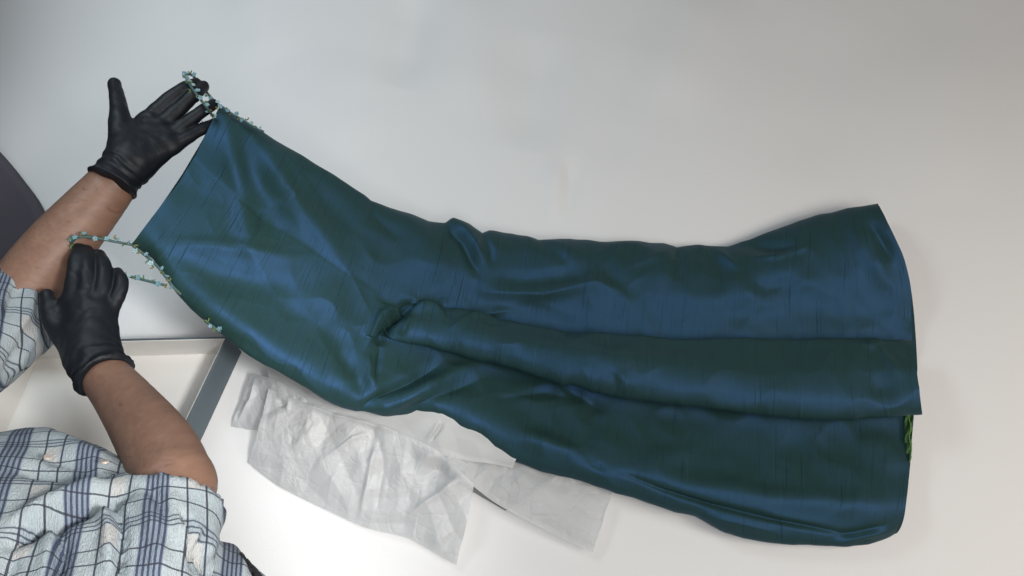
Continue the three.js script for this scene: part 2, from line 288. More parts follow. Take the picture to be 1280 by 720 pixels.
const dressFolds = strokeField([
  // bodice
  [[[205, 235], [260, 240], [340, 265]], 34, -0.010], [[[280, 140], [296, 220], [318, 330]], 13, 0.007], [[[300, 170], [335, 250], [350, 310]], 20, -0.011], [[[312, 168], [370, 250], [430, 330]], 13, 0.007], [[[345, 185], [420, 260], [470, 320]], 16, -0.005],
  [[[172, 306], [260, 306], [380, 322]], 10, 0.006], [[[195, 330], [290, 345], [400, 370]], 18, -0.005], [[[215, 355], [290, 400], [360, 440]], 16, 0.005],
  [[[360, 230], [372, 245]], 5, 0.003], [[[440, 350], [400, 400], [385, 460]], 22, 0.005], [[[330, 380], [390, 400], [440, 440]], 20, -0.006],
  // waist gathers
  [[[520, 374], [495, 392], [483, 408], [474, 432]], 7, -0.028], [[[455, 440], [478, 392], [512, 378], [545, 384], [568, 402]], 7, 0.010], [[[478, 432], [473, 455], [470, 478]], 3, -0.006],
  [[[462, 440], [460, 470], [470, 485]], 8, 0.007], [[[447, 514], [475, 496], [515, 476], [555, 452]], 8, -0.014], [[[470, 512], [520, 492], [570, 466], [600, 455]], 10, 0.010], [[[490, 516], [560, 490], [610, 470]], 7, -0.006],
  [[[500, 420], [508, 405], [515, 388]], 5, 0.006], [[[420, 440], [450, 470], [455, 500]], 12, -0.007], [[[565, 408], [590, 395], [640, 388]], 6, 0.006], [[[566, 412], [560, 392], [548, 372]], 7, -0.006],
  // upper panel
  [[[556, 279], [578, 300], [592, 330], [600, 345]], 7, -0.013], [[[568, 277], [590, 300], [606, 330]], 8, 0.009], [[[603, 293], [612, 312], [616, 335]], 5, -0.005],
  [[[600, 345], [650, 350], [700, 346], [745, 338]], 12, -0.008], [[[600, 364], [680, 366], [745, 352], [775, 362], [790, 385]], 9, 0.009], [[[640, 295], [690, 315], [740, 330]], 14, 0.006],
  [[[672, 303], [710, 330], [720, 345]], 8, -0.004], [[[745, 318], [760, 345], [800, 372]], 12, -0.006], [[[460, 249], [470, 270], [500, 300]], 8, -0.005], [[[480, 262], [530, 300], [560, 350]], 18, 0.005],
  [[[845, 308], [850, 326], [842, 350]], 8, -0.007], [[[810, 306], [830, 330], [815, 360]], 14, 0.005], [[[780, 335], [830, 318]], 6, 0.004], [[[895, 308], [910, 322], [928, 338]], 5, 0.006], [[[885, 312], [900, 330], [905, 352]], 9, -0.005],
  [[[925, 300], [960, 306], [1000, 308]], 9, -0.010], [[[935, 322], [970, 320], [1008, 309], [1020, 316]], 4, 0.007], [[[930, 350], [960, 362], [1000, 352]], 12, -0.005],
  [[[985, 320], [1005, 345], [1012, 366]], 16, 0.004], [[[1085, 275], [1105, 305], [1118, 330]], 8, -0.009], [[[1060, 290], [1090, 325], [1115, 360]], 12, 0.006], 
  [[[905, 345], [930, 360], [940, 380]], 16, 0.004],
  // pleat
  [[[612, 430], [640, 430], [660, 425]], 8, 0.004], [[[770, 462], [782, 478], [778, 492]], 7, 0.003], [[[762, 462], [770, 480], [768, 492]], 6, -0.003],
  [[[1065, 430], [1095, 432], [1115, 452], [1128, 470]], 5, 0.005], [[[1075, 440], [1098, 470], [1112, 510]], 18, -0.007], [[[880, 450], [940, 458], [1010, 450]], 16, -0.003], [[[690, 420], [760, 445], [850, 450]], 14, 0.003],
  // lower panel
  [[[700, 482], [735, 500], [760, 515]], 9, -0.008], [[[735, 494], [745, 530], [735, 560]], 10, -0.004], [[[620, 500], [680, 490], [720, 500]], 6, -0.004],
  [[[640, 540], [700, 560], [735, 570]], 10, 0.006], [[[735, 565], [742, 580], [760, 590]], 5, -0.003], [[[775, 590], [830, 612], [880, 628], [970, 650], [1075, 671]], 3.5, -0.010],
  [[[780, 580], [860, 606], [960, 622], [1060, 630], [1125, 632]], 14, 0.008], [[[850, 530], [950, 560], [1080, 565]], 30, -0.004], [[[870, 640], [930, 655], [980, 668]], 8, 0.004], [[[1055, 676], [1090, 668], [1112, 664]], 4, 0.004], [[[1040, 672], [1080, 664], [1110, 655]], 5, -0.005],
  [[[800, 575], [840, 570], [870, 560]], 14, 0.004], [[[1075, 540], [1110, 560], [1130, 590]], 14, 0.004],
]);
{
  const NU = 520, NV = 330, N = NU * NV, base = new Array(N);
  const seg = STATIONS[0].length - 1;
  // spread rows evenly over the visible stations
  const vmap = (j) => j / (NV - 1);
  for (let i = 0; i < NU; i++) for (let j = 0; j < NV; j++) base[i * NV + j] = dressPoint(i / (NU - 1), vmap(j));
  const geo = new THREE.BufferGeometry(), pos = new Float32Array(N * 3), idx = [];
  base.forEach((p, k) => p.toArray(pos, 3 * k));
  for (let i = 0; i < NU - 1; i++) for (let j = 0; j < NV - 1; j++) { const k = i * NV + j; idx.push(k, k + 1, k + NV, k + 1, k + NV + 1, k + NV); }
  geo.setAttribute('position', new THREE.BufferAttribute(pos, 3)); geo.setIndex(idx); geo.computeVertexNormals();
  const nrm = geo.attributes.normal.array, uv = new Float32Array(N * 2);
  let flip = nrm[3 * (Math.floor(NU / 2) * NV + Math.floor(NV * 5 / seg)) + 1] < 0 ? -1 : 1;
  for (let i = 0; i < NU; i++) {
    let len = 0;
    for (let j = 0; j < NV; j++) {
      const k = i * NV + j, p = base[k], st = vmap(j) * seg, top = sstep(2.2, 3.6, st) * (1 - sstep(17.6, 18.8, st)), hidden = p.fold * Math.max(1 - Math.abs(st - 7) / 0.8, 1 - Math.abs(st - 13) / 0.8, 0);
      if (j) len += p.distanceTo(base[k - 1]);
      uv[2 * k] = i / (NU - 1) * 1.45; uv[2 * k + 1] = len;
      const [px, py] = toPhoto(p.x, p.y, p.z);
      let d = dressFolds(px, py) * top * (1 - hidden);
      d += top * (0.0060 * fbm(p.x * 7.5 + 3 * p.z, p.z * 12 - 2 * p.x, 2, 2) + mix(0.45, 1, sstep(0.2, 0.4, i / NU)) * 0.0016 * (1 - 2 * Math.abs(noise(p.x * 13 + p.z * 9, p.z * 17 - p.x * 8, 7))) + 0.0012 * (1 - 2 * Math.abs(noise(p.x * 24 - p.z * 12, p.z * 22 + p.x * 6, 17))) + 0.0005 * noise(p.x * 60, p.z * 24, 3));
      d += 0.0012 * noise(p.x * 38, st * 0.2, 5) * (sstep(2, 3, st) - sstep(4, 5, st)) + 0.0012 * noise(p.x * 30, 9, 5) * (sstep(17, 18, st) - sstep(18, 19, st));
      pos[3 * k] += flip * nrm[3 * k] * d; pos[3 * k + 1] = Math.max(0.003, pos[3 * k + 1] + flip * nrm[3 * k + 1] * d); pos[3 * k + 2] += flip * nrm[3 * k + 2] * d;
    }
  }
  geo.setAttribute('uv', new THREE.BufferAttribute(uv, 2));
  if (flip < 0) for (let q = 0; q < idx.length; q += 3) { const t = idx[q]; idx[q] = idx[q + 1]; idx[q + 1] = t; }
  geo.setIndex(idx); geo.computeVertexNormals();
  // the slubs of dupion silk: thin streaks that run across the length
  const r = rng(11), W = 1024, H = 1024, lev = new Float32Array(W * H);
  for (let q = 0; q < 1300; q++) {
    const x = Math.floor(r() * W), y0 = r() * H, l = 20 + r() * r() * 260, a = (0.25 + 0.75 * r()) * (r() < 0.7 ? -1 : 0.7), w = 1 + Math.floor(r() * r() * 4);
    for (let t = 0; t < l; t++) { const e = Math.sin(Math.PI * t / l); for (let c = 0; c < w; c++) { const xx = (x + c + Math.round(1.5 * Math.sin(t * 0.02 + q))) % W, yy = Math.floor(y0 + t) % H; lev[yy * W + (xx + W) % W] += a * e; } }
  }
  const thread = (u, v) => { const x = Math.floor(u * W), y = Math.floor(v * H); return lev[y * W + x] + 0.35 * (hash3(x, Math.floor(y / 24), 5) - 0.5) + 0.08 * (hash3(Math.floor(x / 24), y, 6) - 0.5); };
  const slub = dataTexture(W, H, (u, v) => { const n = 128 + 55 * thread(u, v); return [n, n, n]; }), tint = dataTexture(W, H, (u, v) => { const n = thread(u, v), m = 0.5 + 0.5 * fbm(u * 5, v * 5, 8, 3); return [208 + 28 * n + 12 * m, 208 + 28 * n, 210 + 28 * n - 14 * m]; }, true);
  slub.repeat.set(1.7, 1.7); tint.repeat.set(1.7, 1.7);
  const silk = new THREE.MeshPhysicalMaterial({
    color: new THREE.Color().setRGB(0.031, 0.078, 0.060), map: tint, roughness: 0.53, bumpMap: slub, bumpScale: 0.0013,
    ior: 1.85, specularIntensity: 0.88, specularColor: new THREE.Color().setRGB(0.11, 0.28, 0.88), sheen: 0.6, sheenColor: new THREE.Color().setRGB(0.03, 0.16, 0.07), sheenRoughness: 0.4, side: THREE.DoubleSide,
  });
  silk.name = 'shot silk';
  const dress = thing('dress', 'long blue green shot silk dress laid across the white paper, held by its straps', 'dress', [0, 0, 0]);
  const cut = Math.floor(NU * 0.30);
  const slice = (i0, i1) => {
    const n = (i1 - i0 + 1) * NV, g = new THREE.BufferGeometry(), ix = [];
    for (const [key, s] of [['position', 3], ['normal', 3], ['uv', 2]]) g.setAttribute(key, new THREE.BufferAttribute(geo.attributes[key].array.slice(i0 * NV * s, (i1 + 1) * NV * s), s));
    for (let q = 0; q < idx.length; q += 3) { const lo = i0 * NV, hi = (i1 + 1) * NV; if (idx[q] >= lo && idx[q + 1] >= lo && idx[q + 2] >= lo && idx[q] < hi && idx[q + 1] < hi && idx[q + 2] < hi) ix.push(idx[q] - lo, idx[q + 1] - lo, idx[q + 2] - lo); }
    g.setIndex(ix); return g;
  };
  mesh('bodice', slice(0, cut), silk, dress);
  mesh('skirt', slice(cut, NU - 1), silk, dress);
  // green lining that shows at the hem, below the pleat
  const limeM = new THREE.MeshStandardMaterial({ color: new THREE.Color().setRGB(0.085, 0.19, 0.055), roughness: 0.7, side: THREE.DoubleSide });
  const lining = mesh('lining', sheet(14, 40, (u, v) => { const y = mix(519, 578, v), x = mix(1131, 1140.8 + 0.8 * Math.sin(v * 23) - 2.4 * v, u); return P(x, y, 0.036 + 0.002 * Math.sin(v * 16 + u * 6) - 0.010 * (1 - u)); }), limeM, dress);
  lining.userData.label = 'bright green lining showing at the hem';
  mesh('lining_cord', new THREE.TubeGeometry(new THREE.CatmullRomCurve3([[1135, 520], [1138, 532], [1136.5, 546], [1139, 560], [1137.5, 574]].map(([x, y]) => P(x, y, 0.037))), 40, 0.0011, 6), limeM, dress);

  // straps with pale blue flowers and olive leaves
  const cord = new THREE.MeshStandardMaterial({ color: new THREE.Color().setRGB(0.05, 0.10, 0.10), roughness: 0.6 });
  const paleM = ['#769aa6', '#5b8795', '#93b2b9'].map((c) => new THREE.MeshStandardMaterial({ color: c, roughness: 0.55, side: THREE.DoubleSide })), leafM = ['#56642f', '#48633f', '#6f6b36'].map((c) => new THREE.MeshStandardMaterial({ color: c, roughness: 0.6, side: THREE.DoubleSide })), eyeM = new THREE.MeshStandardMaterial({ color: '#a08f48', roughness: 0.5 });
  const petal = (() => { const a = []; for (let k = 0; k < 5; k++) { const g = new THREE.SphereGeometry(0.0026, 8, 6); g.scale(1, 0.4, 0.8); g.translate(0.0031, 0.0004, 0); g.rotateZ(0.25); g.rotateY(k * Math.PI * 2 / 5); a.push(g); } return mergeGeometries(a); })();
  const heart = new THREE.SphereGeometry(0.0013, 8, 6); heart.translate(0, 0.0012, 0);
  const leafG = (() => { const a = []; for (const s of [-1, 1]) { const g = new THREE.SphereGeometry(0.003, 8, 6); g.scale(1.3, 0.3, 0.5); g.translate(0.004, 0, 0); g.rotateY(s * 0.6); a.push(g); } return mergeGeometries(a); })();
  const rr = rng(5);
  const strap = (name, pts, gap, label, spread = 0.004, seed = 0, from = 0) => {
    const curve = new THREE.CatmullRomCurve3(pts.map(([x, y, h]) => P(x, y, h))), L = curve.getLength();
    const s = mesh(name, new THREE.TubeGeometry(curve, 80, 0.0019, 8), cord, dress); if (label) s.userData.label = label;
    let k = seed;
    for (let d = from + gap * 0.4; d < L; d += gap * (0.8 + 0.4 * rr()), k++) {
      const p = curve.getPointAt(d / L), t = curve.getTangentAt(d / L), side = V3(-t.z, 0, t.x).normalize();
      const leaf = k % 2 === 1, sz = 0.55 + 0.32 * rr();
      const m = mesh(leaf ? 'leaf' : 'flower', leaf ? leafG : petal, leaf ? leafM[Math.floor(rr() * 3)] : paleM[Math.floor(rr() * 3)], s);
      m.position.copy(p).addScaledVector(side, spread * (rr() - 0.5) * 2).add(V3(0, 0.003, 0)); m.rotation.set((rr() - 0.5) * 1.2, rr() * 6.28, (rr() - 0.5) * 1.2); m.scale.setScalar(sz);
      if (!leaf) { const e = mesh('flower_centre', heart, eyeM, s); e.position.copy(m.position); e.rotation.copy(m.rotation); e.scale.copy(m.scale); }
    }
  };
  const HU = 0.29;
  strap('strap', [[268, 148, 0.283], [258, 134, HU + 0.022], [248, 121, HU + 0.027], [240, 110, HU + 0.027], [234, 100, HU + 0.016], [232, 94, HU], [240, 94, HU - 0.016], [252, 108, HU - 0.02], [264, 122, HU - 0.01], [276, 134, 0.285]], 0.0068, 'flowered strap looped over the upper hand');
  strap('strap', [[165, 306, 0.283], [148, 303, 0.295], [128, 299, 0.305], [108, 296, 0.312], [97, 297, 0.314], [90, 303, 0.305], [92, 312, 0.285], [108, 326, 0.272], [128, 336, 0.27], [160, 345, 0.268], [208, 357, 0.262]], 0.0068, 'flowered strap looped over the lower hand');
  strap('neckline_trim', [[276, 132, 0.287], [288, 141, 0.284], [305, 151, 0.28], [320, 160, 0.272], [330, 165, 0.266]], 0.007, undefined, 0.003);
  strap('neckline_trim', [[166, 307, 0.285], [180, 318, 0.28], [195, 331, 0.276], [208, 347, 0.268], [216, 358, 0.262], [226, 368, 0.255]], 0.007, undefined, 0.005, 1);
  strap('neckline_trim', [[256, 401, 0.232], [266, 408, 0.23], [276, 415, 0.226]], 0.006, undefined, 0.003, 1, 0.004);
}

// ---------------------------------------------------------------- tissue paper
const tissueNoise = (x, z, s, seed) => {   // flat facets that meet in sharp creases
  let h = 0; const r = rng(seed * 77 + 5);
  for (let o = 0; o < 9; o++) {
    const a = r() * 6.283, f = s * (0.6 + 1.6 * r()), ph = r() * 10, m = sstep(-0.15, 0.5, noise(x * s * 0.7 + o * 9, z * s * 0.7 + seed, o)), t = (x * Math.cos(a) + z * Math.sin(a)) * f + ph + 0.25 * noise(x * s, z * s, o);
    h += m * (Math.abs(t - Math.floor(t) - 0.5) * 4 - 1) * s / f;
  }
  return h * 0.35;
};
function tissue(name, label, edgeA, edgeB, seed, amp, bulge, mat, strokes = [], lo = 0.002) {
  // edgeA and edgeB: matching points [x, y, height] along the two long edges
  const cA = new THREE.CatmullRomCurve3(edgeA.map((p) => V3(...p)), false, 'catmullrom', 0.3), cB = new THREE.CatmullRomCurve3(edgeB.map((p) => V3(...p)), false, 'catmullrom', 0.3), sf = strokeField(strokes);
  const g = sheet(200, 110, (u, v) => {
    const a = cA.getPoint(u), b = cB.getPoint(u), h = mix(a.z * 1, b.z, v ** 1.0) + bulge * Math.sin(Math.PI * v) * (0.6 + 0.4 * Math.sin(u * 5 + seed)), x = mix(a.x, b.x, v), y = mix(a.y, b.y, v);
    const p = P(x, y, h), e = Math.min(1, 6 * Math.min(v, 1 - v) + 0.35);
    p.y += e * amp * (1.35 * tissueNoise(p.x, p.z, 15, seed) + (0.22 * tissueNoise(p.x, p.z, 30, seed + 4) + 0.10 * tissueNoise(p.x, p.z, 80, seed + 8)) * sstep(-0.05, 0.45, noise(p.x * 13 + seed * 2.3, p.z * 13, seed))) + sf(x, y);
    p.x += 0.0012 * noise(v * 5, u * 2, seed); p.z += 0.0012 * noise(u * 7, v * 2, seed + 2);
    p.y = Math.max(p.y, lo); return p;
  });
  const t = thing(name, label, 'tissue paper'); mesh('paper_sheet', g, mat, t); return t;
}
{
  const cell = (x, y, n, seed) => { let a = 9, b = 9; const X = Math.floor(x), Y = Math.floor(y); for (let i = -1; i < 2; i++) for (let j = -1; j < 2; j++) { const cx = ((X + i) % n + n) % n, cy = ((Y + j) % n + n) % n, d = Math.hypot(X + i + hash3(cx, cy, seed) - x, Y + j + hash3(cx, cy, seed + 1) - y); if (d < a) { b = a; a = d; } else if (d < b) b = d; } return [a, b]; };
  const crumple = dataTexture(512, 512, (u, v) => { let h = 0, k = 1; for (const n of [5, 11, 23, 47]) { const wx = 0.35 * noise(u * n * 1.3, v * n * 1.3, n), wy = 0.35 * noise(u * n * 1.3, v * n * 1.3, n + 7), [a, b] = cell(u * n + wx, v * n + wy, n, n); h += k * (0.7 * a - 0.5 * Math.exp(-(b - a) * 9)); k *= 0.55; } const g = 128 + 75 * h; return [g, g, g]; });
  crumple.repeat.set(6, 6);
  const tM = new THREE.MeshPhysicalMaterial({ color: new THREE.Color().setRGB(0.74, 0.75, 0.76), roughness: 0.5, bumpMap: crumple, bumpScale: 0.0042, transmission: 0.45, thickness: 0, side: THREE.DoubleSide });
  const fM = new THREE.MeshPhysicalMaterial({ color: new THREE.Color().setRGB(0.66, 0.67, 0.67), roughness: 0.55, transmission: 0.3, thickness: 0, side: THREE.DoubleSide });
  tissue('tissue_sheet', 'crumpled white tissue paper sheet, largest, lying in front of the bodice',
    [[336, 487, 0.05], [381, 503, 0.055], [434, 518, 0.06], [500, 541, 0.062], [545, 562, 0.06], [593, 606, 0.05]],
    [[311, 579, 0.01], [350, 609, 0.004], [408, 638, 0.006], [460, 660, 0.01], [514, 673, 0.012], [571, 706, 0.012]], 1, 0.007, 0.012, tM,
    [[[[335, 490], [420, 520], [520, 545]], 4, 0.006], [[[350, 497], [352, 510]], 4, -0.006], [[[362, 500], [358, 515]], 4, 0.005], [[[448, 655], [460, 600], [472, 540]], 4, 0.008], [[[500, 650], [560, 610], [580, 590]], 6, 0.008], [[[410, 570], [440, 550], [460, 540]], 3, 0.005], [[[520, 600], [545, 585], [570, 600]], 7, -0.008], [[[470, 540], [478, 575], [470, 640]], 5, -0.006], [[[585, 700], [592, 660], [594, 620]], 5, -0.006]]);
  tissue('tissue_sheet', 'small white tissue paper corner standing out at the left behind the largest tissue',
    [[314, 466, 0.03], [330, 470, 0.045], [352, 478, 0.06], [385, 500, 0.06]], [[289, 533, 0.003], [305, 536, 0.003], [330, 538, 0.008], [372, 540, 0.01]], 2, 0.006, 0.006, tM, [[[[318, 470], [312, 500], [296, 530]], 4, 0.005]]);
  tissue('tissue_sheet', 'smooth bright white tissue strip tucked under the dress waist behind the largest tissue',
    [[330, 455, 0.05], [400, 480, 0.068], [470, 500, 0.075], [540, 505, 0.075], [610, 540, 0.058], [650, 565, 0.045]], [[345, 492, 0.035], [400, 512, 0.045], [470, 535, 0.05], [545, 566, 0.052], [600, 578, 0.048], [640, 585, 0.04]], 3, 0.0025, 0.004, fM, [[[[554, 528], [547, 540], [538, 552]], 2.5, -0.006], [[[550, 526], [542, 540], [533, 552]], 3, 0.003]]);
  tissue('tissue_sheet', 'thin white tissue paper flap sticking out under the skirt at the right',
    [[543, 561, 0.056], [600, 552, 0.042], [660, 570, 0.03], [720, 592, 0.022], [768, 608, 0.018]], [[545, 566, 0.05], [570, 590, 0.046], [618, 627, 0.03], [690, 667, 0.02], [740, 690, 0.016]], 4, 0.005, 0.006, tM, [[[[620, 570], [660, 600], [720, 630]], 10, 0.004], [[[742, 690], [755, 650], [766, 615]], 3, 0.004]]);
  // grey board whose edge peeks out from under the tissue
  const bt = [P(500, 560, 0.014), P(632, 636, 0.014), P(700, 590, 0.014), P(570, 520, 0.014)], c = bt[0].clone().add(bt[2]).multiplyScalar(0.5);
  const s = new THREE.Shape(bt.map((p) => new THREE.Vector2(p.x - c.x, -(p.z - c.z)))), g = new THREE.ExtrudeGeometry(s, { depth: 0.01, bevelEnabled: true, bevelSize: 0.0008, bevelThickness: 0.0008, bevelSegments: 2 }); g.rotateX(-Math.PI / 2);
  const b = mesh('grey_board', g, new THREE.MeshStandardMaterial({ color: new THREE.Color().setRGB(0.22, 0.225, 0.23), roughness: 0.85 })); b.position.set(c.x, 0.002, c.z);
  b.userData = { label: 'dark grey board edge peeking out between the two front tissue papers', category: 'board' };
}

// ---------------------------------------------------------------- the person
{
  const person = thing('person', 'person in a blue and white plaid shirt and black gloves holding up the dress straps', 'person');
  const J = {   // joints
    wristL: P(142, 228, 0.286), midL: P(68, 315, 0.27), elbowL: P(8, 392, 0.25), shoulderL: V3(-0.75, 0.47, -0.13),
    wristR: P(130, 468, 0.30), armR: P(156, 500, 0.318), midR: P(199, 562, 0.365), elbowR: P(217, 608, 0.395), shoulderR: V3(-0.36, 0.49, 0.07),
    chest: V3(-0.53, 0.40, -0.02), waist: V3(-0.45, 0.12, 0.17), hip: V3(-0.45, -0.12, 0.30), neck: V3(-0.60, 0.60, -0.05), head: V3(-0.60, 0.74, -0.12),
  };
  const bust = P(5, 700, 0.36);
  // skin: one surface from head to forearms
  const parts = [
    [limb([P(160, 203, 0.29), J.wristL, J.midL, J.elbowL], [0.026, 0.0325, 0.0435, 0.045]), 0.012], [cap(J.elbowL, J.shoulderL, 0.044, 0.058), 0.03],
    [limb([P(115, 445, 0.295), J.wristR, J.armR, J.midR, J.elbowR], [0.024, 0.0285, 0.0328, 0.0405, 0.0425]), 0.012], [cap(J.elbowR, J.shoulderR, 0.0425, 0.055), 0.006],
    [cap(J.shoulderL, J.shoulderR, 0.06, 0.06), 0.06], [cap(J.chest, J.waist, 0.125, 0.12), 0.08], [cap(J.waist, J.hip, 0.12, 0.14), 0.08], [cap(J.chest, J.neck, 0.10, 0.055), 0.06], [cap(J.neck, J.head, 0.052, 0.06), 0.04],
    [ellipsoid(J.head, V3(0.078, 0.11, 0.095)), 0.03], [cap(J.head.clone().add(V3(0.02, -0.03, -0.09)), J.head.clone().add(V3(0.012, 0.02, -0.085)), 0.016, 0.01), 0.015], [ellipsoid(J.head.clone().add(V3(0.085, 0, 0.01)), V3(0.012, 0.032, 0.02)), 0.008], [ellipsoid(J.head.clone().add(V3(-0.085, 0, 0.01)), V3(0.012, 0.032, 0.02)), 0.008],
  ];
  const skinF = (x, y, z) => { let d = 1; for (const [f, k] of parts) d = smin(d, f(x, y, z), k); return d; };
  const skinTex = dataTexture(512, 512, (u, v) => { const n = fbm(u * 24, v * 24, 1, 4), m = fbm(u * 90, v * 90, 4, 2), f = noise(u * 60, v * 60, 9) > 0.86 ? -22 : 0; return [222 + 15 * n + 9 * m + f, 212 + 17 * n + 12 * m + f, 206 + 15 * n + 12 * m + f]; }, true);
  const skinM = new THREE.MeshPhysicalMaterial({ color: new THREE.Color().setRGB(0.265, 0.165, 0.122), map: skinTex, roughness: 0.5, ior: 1.4, bumpMap: skinTex, bumpScale: 0.0009 });
  const body = surfaceNet(skinF, [-0.98, -0.2, -0.66], [-0.2, 0.9, 0.46], 0.008);
  uvBy(body, (x, y, z) => [x * 3 + y, z * 3 - y]);
  mesh('body', body, skinM, person);
  const hair = surfaceNet((x, y, z) => Math.max(ellipsoid(J.head.clone().add(V3(0, 0.02, 0.02)), V3(0.092, 0.115, 0.1))(x, y, z) + 0.004 * noise(x * 60, y * 12, z * 60), -(y - J.head.y - 0.03 + (z - J.head.z) * -0.9)), [-0.75, 0.55, -0.28], [-0.45, 0.92, 0.08], 0.008);
  mesh('hair', hair, new THREE.MeshStandardMaterial({ color: 0x2a2120, roughness: 0.6 }), person);

  // shirt
  const sleeve = (e, sh, k, r, end = 0.09) => {   // an open sleeve: cut square at the cuff and hollow behind it
    const d = sh.clone().sub(e).normalize(), at = e.clone().lerp(sh, k), far = at.clone().addScaledVector(d, -0.06), outer = cap(far, sh, r + 0.001, end), inner = cap(far, at.clone().addScaledVector(d, 0.045), r - 0.009, r - 0.014);
    return (x, y, z) => { const t = (x - at.x) * d.x + (y - at.y) * d.y + (z - at.z) * d.z + 0.006 * noise(x * 30, y * 30, z * 30); return Math.max(outer(x, y, z) - 0.003 * sstep(0.022, 0.004, t), -t, -inner(x, y, z)); };
  };
  const shirtParts = [
    [sleeve(J.elbowL, J.shoulderL, -0.02, 0.062), 0.03], [sleeve(J.elbowR, J.shoulderR, 0.07, 0.0505, 0.074), 0.03],
    [cap(J.shoulderL, J.shoulderR, 0.08, 0.08), 0.07], [cap(J.chest, J.waist, 0.155, 0.165), 0.08], [cap(J.waist, J.hip, 0.165, 0.19), 0.08], [ellipsoid(bust, V3(0.15, 0.13, 0.13)), 0.07], [cap(P(135, 735, 0.34), P(228, 800, 0.28), 0.09, 0.10), 0.05],
  ];
  const shirtFolds = strokeField([
    [[[160, 600], [115, 614], [60, 634], [0, 662]], 11, 0.016], [[[170, 612], [118, 634], [60, 656], [0, 686]], 7, -0.020], [[[158, 596], [100, 598], [30, 586], [0, 590]], 8, -0.010], [[[150, 588], [110, 568], [60, 548], [10, 538]], 9, 0.008], [[[140, 592], [90, 580], [40, 566]], 6, -0.006],
    [[[75, 645], [80, 680], [72, 730]], 7, -0.013], [[[62, 645], [60, 690], [50, 730]], 9, 0.009], [[[118, 618], [138, 660], [134, 730]], 10, 0.012], [[[140, 615], [152, 665], [148, 730]], 6, -0.014], [[[180, 610], [190, 660], [200, 730]], 12, 0.008], [[[20, 680], [15, 710], [0, 740]], 8, -0.008],
    [[[205, 612], [225, 645], [240, 690]], 9, 0.010], [[[214, 622], [238, 664], [246, 720]], 6, -0.016], [[[258, 660], [256, 690], [264, 730]], 7, -0.016], [[[175, 602], [200, 624], [215, 655]], 7, -0.008], [[[270, 670], [290, 695], [310, 730]], 8, 0.008],
    [[[45, 352], [32, 395], [10, 425]], 7, 0.007], [[[25, 348], [12, 385], [0, 405]], 6, -0.008], [[[52, 405], [30, 435], [12, 475]], 7, 0.007], [[[40, 420], [20, 440], [4, 470]], 5, -0.007],
  ], 0);
  const cuff = (e, s, k) => { const d = s.clone().sub(e).normalize(), at = e.clone().lerp(s, k); return (x, y, z) => -((x - at.x) * d.x + (y - at.y) * d.y + (z - at.z) * d.z); };
  const shirtF = (x, y, z) => {
    let d = 1; for (const [f, k] of shirtParts) d = smin(d, f(x, y, z), k);
    if (Math.abs(d) < 0.03) d += 0.006 * fbm(x * 11, y * 11, z * 11, 2);
    return Math.max(d, -0.15 - y);
  };
  const shirtG = surfaceNet(shirtF, [-1.0, -0.2, -0.62], [-0.16, 0.72, 0.52], 0.0055);
  { // wrinkles, worked into the surface
    const p = shirtG.attributes.position, n = shirtG.attributes.normal;
    for (let i = 0; i < p.count; i++) {
      const x = p.getX(i), y = p.getY(i), z = p.getZ(i); let d = 0.0022 * fbm(x * 38, y * 30, z * 38, 2) + 0.0012 * (1 - Math.abs(noise(x * 55 + z * 20, y * 20, z * 40)));
      if (CAM_H - y > 0.3 && n.getY(i) > -0.3) { const [px, py] = toPhoto(x, y, z); if (px > -60 && px < 400 && py > 250 && py < 800) d += shirtFolds(px, py); }
      p.setXYZ(i, x + n.getX(i) * d, y + n.getY(i) * d, z + n.getZ(i) * d);
    }
    shirtG.computeVertexNormals();
  }
  uvBy(shirtG, (x, y, z) => { const a = x - 0.25 * (y - 0.4) + 0.004 * noise(x * 16, z * 16, 3), b = z + 0.45 * (y - 0.4) + 0.004 * noise(x * 16, z * 16, 8); return [(a - 0.16 * b) / 0.074, (b + 0.30 * a) / 0.074]; });
  // woven plaid
  const stripe = (t, list) => { let s = 0; for (const [at, w, a] of list) { let d = Math.abs(t - at); d = Math.min(d, 1 - d); s = Math.max(s, a * (1 - sstep(w * 0.6, w, d))); } return s; };
  const warp = [[0.05, 0.016, 0.95], [0.80, 0.016, 0.9], ...[0.28, 0.345, 0.41, 0.475, 0.54].map((t) => [t, 0.018, 0.85])], weft = [[0.08, 0.014, 0.9], [0.84, 0.014, 0.85], ...[0.36, 0.43, 0.50].map((t) => [t, 0.014, 0.75])];
  const plaid = dataTexture(512, 512, (u, v) => {
    const band = (t, a, b) => sstep(a - 0.01, a + 0.01, t) * (1 - sstep(b - 0.01, b + 0.01, t)), cream = band(u, 0.81, 1.04) * band(v, 0.52, 0.83), wash = band(u, 0.25, 0.57), wash2 = band(v, 0.33, 0.53);
    let c = [146, 156, 161]; c = c.map((q, i) => mix(q, [94, 104, 122][i], 0.55 * wash)); c = c.map((q, i) => mix(q, [116, 128, 140][i], 0.4 * wash2)); c = c.map((q, i) => mix(q, [172, 168, 163][i], 0.6 * cream)); c = c.map((q, i) => mix(q, [160, 168, 170][i], 0.5 * band(u, 0.57, 0.80)));
    const a = stripe(u, warp), b = stripe(v, weft), ink = [30, 38, 62], dark = [30, 34, 46];
    c = c.map((q, i) => mix(mix(q, (u > 0.2 && u < 0.6 ? ink : dark)[i], a * 0.85), dark[i], b * 0.8));
    const n = 12 * (hash3(Math.floor(u * 256), Math.floor(v * 256), 1) - 0.5) + 6 * Math.sin(u * 128 * Math.PI); return c.map((q) => q + n);
  }, true);
